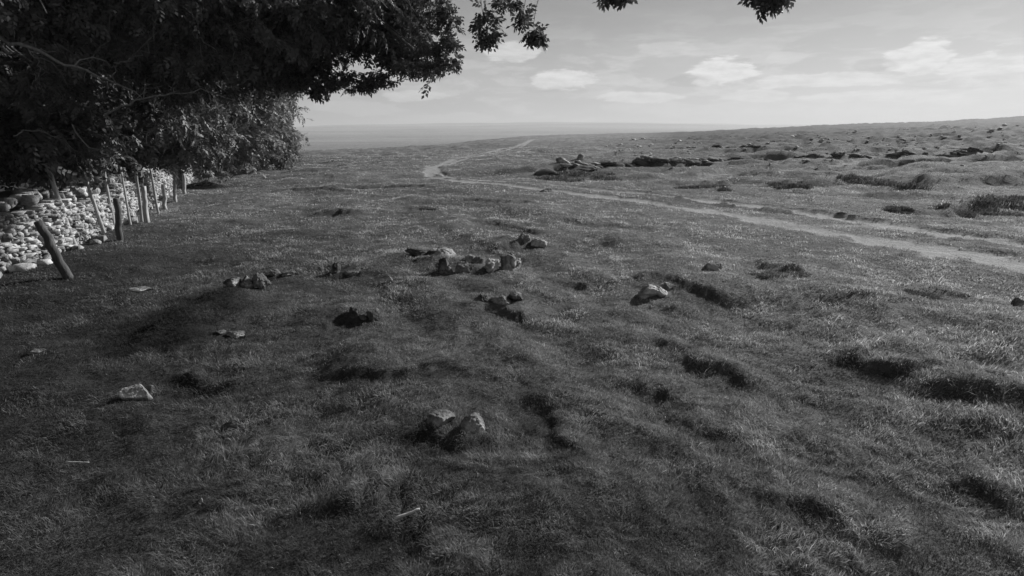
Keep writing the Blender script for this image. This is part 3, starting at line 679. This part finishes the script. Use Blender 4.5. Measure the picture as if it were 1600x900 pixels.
def tree(name, label, base, height, blobs, seed, trunk_r=.16, lean=(0, 0), cls=1.0, dens=1.0, bark=None, leaf=None, limbs=(), rise=.1, limb_max=.09, small=(), group='trees of the wood behind the wall', extra=(), trunk_n=1):
    """blobs: (centre xyz, radii xyz, number of leaf clusters)"""
    rg = np.random.RandomState(seed); ex2 = []
    for P_, a_, b_ in extra:
        Q = resample(P_ * .88 + np.array([0, 0, CAM_H]) * .12, 16); Q = Q + rg.normal(size=Q.shape) * .012 * np.array([1, 1, 1]); ex2.append((Q, a_ * .5, b_ * .4))
        for _ in range(5):
            k = rg.randint(3, 14); d = (Q[k] - Q[k - 1]); d /= np.linalg.norm(d); e = Q[k] + (d + rg.normal(size=3) * .7) * rg.uniform(.08, .3); ex2.append((bez(Q[k], e, .1, rg, 7, .15), b_ * .6, .0015))
    extra = ex2; bark = bark or M_BARK; leaf = leaf or M_LEAF
    gz = float(H(base[0], base[1])); B = np.array([base[0], base[1], gz]); root = empty(name, tuple(B)); tag(root, label, 'tree', group)
    top = B + np.array([lean[0], lean[1], height])
    tv, tf, o = [], [], 0
    def put(store, V, Fc): store[0].append(V); store[1].append(Fc + store[2]); store[2] += len(V)
    T = [[], [], 0]; Bn = [[], [], 0]
    axis = bez(B - [0, 0, .3], top, .0, rg, 12, .03); V, Fc = tube(axis, np.r_[trunk_r * 1.5, np.linspace(trunk_r * 1.1, trunk_r * .25, 11)], 12, .06, rg, cap=False); put(T, V, Fc)
    for e in range(trunk_n - 1):
        ax2 = bez(B + [.13, .1, -.2], top + [1.2, .6, -1], .0, rg, 12, .03); V, Fc = tube(ax2, np.linspace(trunk_r * .8, trunk_r * .2, 12), 10, .06, rg, cap=False); put(T, V, Fc)
    LP, LD, LS = [], [], []
    for c, rad, n in blobs:
        c = np.array(c, float); rad = np.array(rad, float)
        f = np.clip((c[2] - B[2]) / height * .6 + rise, .15, .95); st = B + (top - B) * f; k = int(f * 11); st = axis[k]
        limb = bez(st, c, .10, rg, 10, .05); r0 = min(trunk_r * (.45 if np.linalg.norm(c - st) > 2 else .3), limb_max)
        V, Fc = tube(limb, np.linspace(r0 * .8, .018, 10), 7, .05, rg, cap=False); put(Bn, V, Fc)
        nb = max(5, int(n / 26))
        for b in range(nb):
            d = rg.normal(size=3); d[2] *= .8; d /= np.linalg.norm(d); e = c + d * rad * rg.uniform(.55, 1.0); j = rg.randint(5, 10)
            br = bez(limb[j], e, .04, rg, 8, .08); V, Fc = tube(br, np.linspace(.018, .005, 8), 5, 0, rg, cap=False); put(Bn, V, Fc)
            m = max(1, int(n * dens / nb)); t = rg.uniform(.3, 1.05, size=m); ii = np.clip((t * 7).astype(int), 0, 7)
            sp_ = .22 + .16 * rad.mean(); p = br[ii] + rg.normal(size=(m, 3)) * sp_ * np.array([1, 1, .7]) * (.6 + .4 * rg.rand())
            dd = (p - c) / rad; q = np.linalg.norm(dd, axis=1); p = np.where((q > 1.12)[:, None], c + dd / q[:, None] * rad * 1.0, p)
            dr = (p - limb[j]); dr /= np.linalg.norm(dr, axis=1, keepdims=True) + 1e-6; dr = dr + rg.normal(size=(m, 3)) * .5; dr[:, 2] -= .35
            LP.append(p); LD.append(dr); LS.append(rg.uniform(.7, 1.15, size=m) * cls)
    for P_, r0, r1 in extra:
        V, Fc = tube(P_, np.linspace(r0, r1, len(P_)), 7, .05, rg, cap=False); put(Bn, V, Fc)
    V, Fc, rn = leaves_at(np.vstack(LP), np.vstack(LD), np.concatenate(LS), seed + 1)
    for c, rad, n in small:                 # hanging sprigs: a thin twig coming down from the crown above, small sprays along it
        c = np.array(c); rad = np.array(rad); a0 = c + [rg.normal() * .15 - .1, .1, rad[2] + .9]
        tw = bez(a0, c - [0, 0, rad[2] * .5], 0, rg, 9, .06); v2, f2 = tube(tw, np.linspace(.007, .002, 9), 5, 0, rg, cap=False); put(Bn, v2, f2)
        p = c + rg.uniform(-1, 1, size=(n, 3)) * rad * .8; dr = (p - c) + rg.normal(size=(n, 3)) * rad * .5; dr[:, 2] -= .04
        v2, f2, r2 = leaves_at(p, dr, np.full(n, .8), seed + 5 + n, CL_SMALL); Fc = np.vstack([Fc, f2 + len(V)]); V = np.vstack([V, v2]); rn = np.r_[rn, r2]
    mesh_obj('trunk', np.vstack(T[0]) - B, np.vstack(T[1]), [bark], root, smooth=True)
    mesh_obj('branches', np.vstack(Bn[0]) - B, np.vstack(Bn[1]), [bark], root, smooth=True)
    mesh_obj('crown', V - B, Fc, [leaf], root, {'rnd': rn})
    return root
def pb(px, py, d, rx, ry, n, deep=None):
    """a leafy bough seen at this pixel and distance, its radii given in photo pixels"""
    c = px_at(px, py, d); k = d / F; return (c, (rx * k, (deep if deep else rx * k * .9), ry * k), n)
def pl(pts, d0, d1, n=14):
    P = np.array([px_at(a, b, d0 + (d1 - d0) * i / (len(pts) - 1)) for i, (a, b) in enumerate(pts)]); return curve(P, n)

# the nearest tree, its trunk out of the picture to the left, low boughs over the wall
A_bl = [
    pb(635, 12, 8.0, 36, 20, 50), pb(655, 84, 8.0, 26, 8, 22), pb(600, 35, 8.2, 50, 28, 100),
    pb(560, 20, 8.2, 70, 34, 190), pb(480, 25, 8.4, 80, 36, 240), pb(520, 0, 8.4, 110, 34, 220), pb(620, -20, 8.0, 40, 20, 50), pb(620, 78, 8.1, 24, 14, 26),
    pb(440, 85, 8.6, 24, 20, 50), pb(400, 60, 8.8, 80, 70, 300), pb(300, 40, 9.0, 110, 90, 330), pb(180, 30, 8.6, 120, 90, 330), pb(60, 40, 8.2, 110, 100, 300),
    pb(-60, 60, 7.5, 110, 120, 200), pb(330, 110, 10, 90, 60, 220), pb(420, 105, 9.5, 36, 26, 80),
    pb(60, 25, 6.0, 90, 30, 90), pb(200, 20, 6.4, 90, 34, 110), pb(340, 30, 6.8, 90, 40, 120), pb(450, 20, 7.2, 60, 30, 110), pb(560, 10, 7.2, 50, 20, 80), pb(40, 110, 6.8, 60, 26, 60),
]
A_ov = [((-3.5, 3.5, 5.6), (2.6, 2.6, 1.3), 260), ((-5.5, 8.5, 6.8), (3.2, 3, 1.6), 260), ((-1.2, 6.0, 6.4), (2.4, 2.2, 1.1), 120), ((-7.5, 4, 8.5), (3.5, 3.5, 2), 200),
        ((-5, 1, 6.5), (3, 2.5, 1.5), 150), ((.8, 4.6, 5.2), (1.6, 1.4, .6), 50), ((-9, 7, 10), (3, 3, 2), 160)]
A_sp = [pb(760, 46, 5.6, 13, 18, 40, .10), pb(757, 20, 5.6, 5, 12, 10, .06), pb(793, 0, 5.6, 12, 6, 14, .08), pb(815, 26, 5.6, 7, 14, 20, .07), pb(835, 50, 5.6, 12, 9, 30, .08), pb(962, -14, 5.2, 18, 9, 30, .12),
        pb(1202, -14, 5.0, 30, 11, 60, .14), pb(1203, 3, 5.0, 9, 5, 10, .08),
        pb(700, 88, 7.4, 16, 18, 70, .14), pb(705, 45, 7.4, 10, 28, 60, .12), pb(685, 8, 7.4, 18, 18, 60, .12), pb(670, 60, 7.4, 22, 26, 80, .14), pb(655, 104, 7.5, 34, 9, 70, .12),
        pb(545, 126, 7.8, 38, 12, 170, .25), pb(478, 116, 7.9, 32, 18, 190, .25), pb(596, 120, 7.8, 18, 11, 50, .12), pb(500, 142, 7.8, 11, 9, 34, .1), pb(455, 120, 8.2, 20, 24, 130, .2),
        pb(520, 94, 7.8, 22, 6, 30, .1)]
A_ex = [(pl([(0, 60), (90, 92), (150, 118), (185, 132), (205, 142), (223, 151)], 6.4, 6.8), .035, .012),
        (pl([(160, 178), (205, 160), (250, 146), (262, 152), (282, 145), (310, 138), (345, 150), (370, 156)], 7.0, 7.4, 20), .022, .007),
        (pl([(180, 98), (205, 95), (230, 80), (244, 62), (236, 40), (250, 20)], 6.9, 7.2), .012, .005),
        (pl([(130, 125), (135, 108), (150, 80), (165, 62), (176, 45)], 6.9, 7.0), .010, .004),
        (pl([(110, 195), (125, 222), (140, 233), (170, 235), (195, 240), (212, 238)], 7.2, 7.4), .014, .005),
        (pl([(228, 225), (230, 205), (245, 200), (262, 212), (270, 222)], 7.4, 7.5), .010, .005),
        (pl([(290, -5), (296, 50), (330, 70), (345, 92), (375, 103)], 7.4, 7.7), .014, .005),
        (pl([(330, 15), (360, 45), (382, 62), (398, 68)], 7.6, 7.8), .010, .004),
        (pl([(40, 40), (52, 60), (60, 90), (62, 110), (50, 118)], 6.6, 6.7), .013, .005),
        (pl([(20, 215), (35, 200), (60, 205), (90, 215), (118, 240)], 7.0, 7.3), .012, .005)]
tree('ash_tree', 'nearest tree, its leafy boughs reaching out over the wall across the top of the picture', (-8.6, 5.2), 11, A_bl + A_ov, 21, .30, (1.5, .5), cls=.66, dens=1.4, extra=A_ex, bark=M_BARK, rise=.35, limb_max=.045, small=A_sp)

# the row just behind the wall
tree('ash_tree', 'tree with the pale bare trunk showing above the wall at far left', (-8.2, 9.9), 9.0, [
    pb(50, 205, 9.0, 70, 28, 90), pb(40, 160, 8.9, 60, 30, 70), pb(120, 215, 9.3, 50, 22, 60),
    pb(60, 150, 10.8, 90, 70, 260), pb(150, 120, 11, 90, 80, 260), pb(40, 215, 10.8, 70, 24, 80), pb(110, 205, 11.5, 80, 26, 120), pb(220, 160, 12, 90, 60, 230),
    ((-9, 10, 6.5), (3, 3, 2.2), 260), ((-8.5, 9, 9), (2.5, 2.5, 1.8), 130)], 31, .065, (.3, .2), cls=1.0, bark=M_BARKP, trunk_n=2, limb_max=.03)
tree('ash_tree', 'broad dark tree behind the middle of the wall', (-11.8, 15.0), 9.5, [
    pb(230, 200, 15, 90, 48, 240), pb(150, 180, 15.5, 90, 60, 240), pb(300, 180, 15.5, 70, 65, 230), pb(340, 120, 16, 80, 70, 240), pb(240, 90, 16, 110, 80, 260),
    ((-11.5, 15, 8), (3.5, 3.5, 2.4), 260)], 41, .17, (.2, .1), cls=1.3)
tree('ash_tree', 'tree behind the far end of the wall, hung with low boughs', (-13.6, 21.0), 9.5, [
    pb(300, 215, 21, 70, 40, 250), pb(370, 205, 21.5, 50, 46, 230), pb(345, 150, 22, 70, 60, 250), pb(400, 160, 22, 38, 55, 160), pb(240, 222, 21, 60, 30, 160), pb(400, 100, 22, 60, 50, 200),
    ((-13, 21, 9), (4, 4, 2.6), 220)], 51, .17, (.4, 0), cls=1.3, leaf=M_LEAFP)
tree('ash_tree', 'farthest tree of the row, bushy and touching the ground against the open pasture', (-15.0, 32.0), 9.0, [
    pb(400, 205, 31, 52, 38, 300), pb(440, 212, 31, 32, 22, 150), pb(425, 165, 31, 30, 32, 170), pb(370, 225, 31, 50, 24, 220), pb(425, 236, 31, 30, 12, 90), pb(385, 165, 31, 60, 45, 220), pb(330, 236, 31, 50, 16, 160),
    ((-15, 32, 7.5), (4, 4, 3), 260)], 61, .18, (.2, 0), cls=1.5, leaf=M_LEAFP)
# trees deeper in the wood
bk = [((-14, 9.5), 'dark tree deep in the wood behind the pale trunk'), ((-17, 16), 'dark tree deep in the wood behind the broad one'), ((-20, 24), 'dark tree deep in the wood behind the low-boughed one'),
      ((-21, 11), 'darkest tree at the back of the wood at far left'), ((-20, 33), 'dark tree at the back of the wood behind the farthest of the row'), ((-14, 3), 'dark tree deep in the wood beyond the left edge')]
for i, (b, lab) in enumerate(bk):
    x, y = b; gz = float(Hbase(x, y))
    rg = np.random.RandomState(300 + i); bl = []
    for k in range(9):
        a = rg.uniform(0, 6.28); q = rg.uniform(.5, 3.2); z = gz + [1.2, 1.4, 1.8, 2.6, 3.4, 4.4, 5.6, 7, 8][k]; bl.append(((x + q * math.cos(a), y + q * math.sin(a), z), (2.4, 2.4, 1.3), 150))
    tree('ash_tree', lab, b, 9.5, bl, 400 + i, .2, cls=2.2, leaf=M_LEAFD)

# ------------------------------------------------------------------ rushes: dark clumps on the slope
def rush(px, py, wpx, hpx, label, seed, n=2600):
    hpx *= .34; wpx *= 1.2
    P = G(px, py); dep = P[1]; W_ = wpx / F * dep; h = hpx / F * dep; rg = np.random.RandomState(seed)
    cc = rg.normal(size=(9, 2)) * np.array([W_ * .26, W_ * .2]); q = cc[rg.randint(9, size=n)] + rg.normal(size=(n, 2)) * W_ * .075; hh = h * rg.uniform(.5, 1.1, n) 
    b = np.stack([P[0] + q[:, 0], P[1] + q[:, 1], H(P[0] + q[:, 0], P[1] + q[:, 1])], 1)
    d = rg.normal(size=(n, 3)) * np.array([.35, .35, .1]) + [0, 0, 1]; a = rg.uniform(0, 6.28, n); s = np.stack([np.cos(a), np.sin(a), a * 0], 1) * 1.0 / F * dep * .42
    V = np.stack([b - s, b + s, b + d * hh[:, None] * .6 + s * .8, b + d * hh[:, None] + np.array([.2, 0, -.1]) * hh[:, None]], 1).reshape(-1, 3) - P
    o = mesh_obj('rush_clump', V, np.arange(4 * n).reshape(-1, 4), [M_RUSH], attrs={'rnd': np.repeat(rg.rand(n), 4)}); o.location = P
    tag(o, label, 'plant', 'dark rush clumps on the slope')
for i, (a, b, c, d, l) in enumerate([
    (1240, 291, 60, 16, 'dark rush clump on the slope, left one of the two above the track'), (1390, 290, 110, 22, 'broad dark rush clump in the middle of the right-hand slope'),
    (1575, 320, 120, 17, 'large dark rush clump at the right edge of the slope'), (1500, 334, 60, 14, 'small dark rush clump left of the large one at the right edge'),
    (1410, 330, 46, 12, 'small dark rush clump just above the far wheel track'), (890, 276, 90, 15, 'dark rush clump under the short deep-shadowed scar'),
    (1225, 430, 80, 14, 'dark low rush clump right of the flat-topped stone'), (1460, 466, 70, 14, 'dark low rush clump alone in the right pasture below the track'),
    (1110, 294, 60, 10, 'thin dark rush clump left of the two above the track')]):
    rush(a, b, c, d, l, 600 + i)

# ------------------------------------------------------------------ grass
def grass(n, r0, r1, seed):
    rg = np.random.RandomState(seed); k = n // 2
    r = np.concatenate([1 / rg.uniform(1 / r1, 1 / r0, k), np.exp(rg.uniform(math.log(r0), math.log(r1), n - k))])
    a = rg.uniform(R(-50), R(50), n); x = r * np.sin(a); y = r * np.cos(a)
    # gather into tufts, their grid bent and turned so that no rows show
    cell = .075; qx = x + .35 * perlin(x * 1.3, y * 1.3) + .06 * perlin(x * 7, y * 7); qy = y + .35 * perlin(x * 1.3 + 40, y * 1.3) + .06 * perlin(x * 7 + 9, y * 7)
    qx, qy = qx * .83 + qy * .56, qy * .83 - qx * .56
    gx = np.round(qx / cell); gy = np.round(qy / cell)
    hsh = np.sin(gx * 127.1 + gy * 311.7) * 43758.5453; hsh -= np.floor(hsh); h2 = np.sin(gx * 269.5 + gy * 183.3) * 24634.63; h2 -= np.floor(h2)
    keep = np.ones(n, bool)
    for ex, ey, er in EXCL:
        keep &= (x - ex) ** 2 + (y - ey) ** 2 > er * er
    dw, sw, _ = near_line(x, y, WALL[::4]); keep &= ~((sw > 0) | (dw < .33)) | (r > 44)
    keep &= rg.rand(n) > wear(x, y) * 1.3
    keep &= rg.rand(n) > .75 * sst(fbm(x, y, .9, 4, .65, 83), .45, .7)
    x, y, r, hsh, h2 = x[keep], y[keep], r[keep], hsh[keep], h2[keep]; n = len(x)
    z = H(x, y)
    cl = fbm(x, y, .42, 3, .6, 51); c2 = fbm(x, y, 1.6, 2, .5, 52); c3 = fbm(x, y, .16, 2, .6, 53)
    hh = (.019 + .014 * np.clip(.5 + cl * 1.2, 0, 1.6) + .018 * np.clip(c2 + .2, 0, 1)) * rg.uniform(.55, 1.25, n) * (.7 + .6 * hsh)
    tall = rg.rand(n) < .006; hh = np.where(tall, hh * rg.uniform(1.5, 2.6, n), hh)
    th = rg.uniform(0, 2 * np.pi, n); tuft = hsh * 6.28 + rg.normal(size=n) * .9; lean = rg.uniform(.25, 1.25, n)
    dx, dy = np.cos(tuft) * lean, np.sin(tuft) * lean
    wd = np.maximum(.0011, r * (1.0 / F) * .42) * rg.uniform(.6, 1.3, n)
    B = np.stack([x, y, z - .004], 1); D = np.stack([dx, dy, np.ones(n)], 1); D /= np.linalg.norm(D, axis=1, keepdims=True)
    s = np.stack([np.cos(th), np.sin(th), np.zeros(n)], 1) * wd[:, None]
    M = B + D * hh[:, None] * .55; T = B + D * hh[:, None]; T[:, 2] -= hh * lean * .28; T[:, 0] += dx * hh * .22; T[:, 1] += dy * hh * .22
    V = np.stack([B, M + s, T, M - s], 1).reshape(-1, 3)
    dry = rg.rand(n); val = np.where(dry < .12, .17 + .16 * rg.rand(n), .05 + .15 * rg.rand(n)) * np.clip(1 + .75 * cl + .5 * c2 + .5 * c3, .35, 2)
    val = np.where((dry > .996), .4, val)
    tus = sst(fbm(x, y, .6, 3, .55, 81), .28, .6); hh *= 1 + 1.0 * tus; val = val * (1 - .25 * tus)
    rk = np.zeros(n)
    for ex, ey, er in EXCL: rk = np.maximum(rk, 1 - sst(np.hypot(x - ex, y - ey), er * 1.0, er * 1.5 + .06))
    hh *= 1 + 1.1 * rk * rg.rand(n)
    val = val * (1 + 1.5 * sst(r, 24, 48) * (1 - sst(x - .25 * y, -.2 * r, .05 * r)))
    shade_k = hollow_shade(x, y); val = val * (1 - .92 * shade_k); hh *= 1 + .5 * shade_k
    dk = 1 - .22 * sst(-features(x, y) + .03 * cl, .0, .11); hh *= 1.25 - .25 * dk; val = val * dk                 # hollow shade painted on: blades darker where the ground dips
    val = 1.85 * val * painted_dim(x, y)                       # same painted vignette, on the blades
    val = val * (1 + .5 * sst(r, 3.5, 9))                                                            # paler with distance: the near vignette put into blade colour
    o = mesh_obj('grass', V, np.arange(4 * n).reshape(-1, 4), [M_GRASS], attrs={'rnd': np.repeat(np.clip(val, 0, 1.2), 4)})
    tag(o, 'short tufted pasture grass over the whole foreground', 'grass', kind='stuff')
grass(1500000, 1.15, 60, 9)

# ------------------------------------------------------------------ haze
def haze():
    x, y, z0, z1 = 9800.0, 9800.0, -60.0, 95.0
    V = [(-x, -y, z0), (x, -y, z0), (x, y, z0), (-x, y, z0), (-x, -y, z1), (x, -y, z1), (x, y, z1), (-x, y, z1)]
    Fc = [(0, 3, 2, 1), (4, 5, 6, 7), (0, 1, 5, 4), (1, 2, 6, 5), (2, 3, 7, 6), (3, 0, 4, 7)]
    m = bpy.data.materials.new('haze'); m.use_nodes = True; t = m.node_tree; t.nodes.clear()
    v = t.nodes.new('ShaderNodeVolumePrincipled'); v.inputs['Color'].default_value = grey(.68); v.inputs['Density'].default_value = .00045; v.inputs['Anisotropy'].default_value = .2
    o = t.nodes.new('ShaderNodeOutputMaterial'); t.links.new(v.outputs[0], o.inputs['Volume'])
    ob = mesh_obj('haze', V, Fc, [m]); ob['kind'] = 'stuff'; ob['label'] = 'thin pale haze lying over the distant land'; ob['category'] = 'haze'
haze()
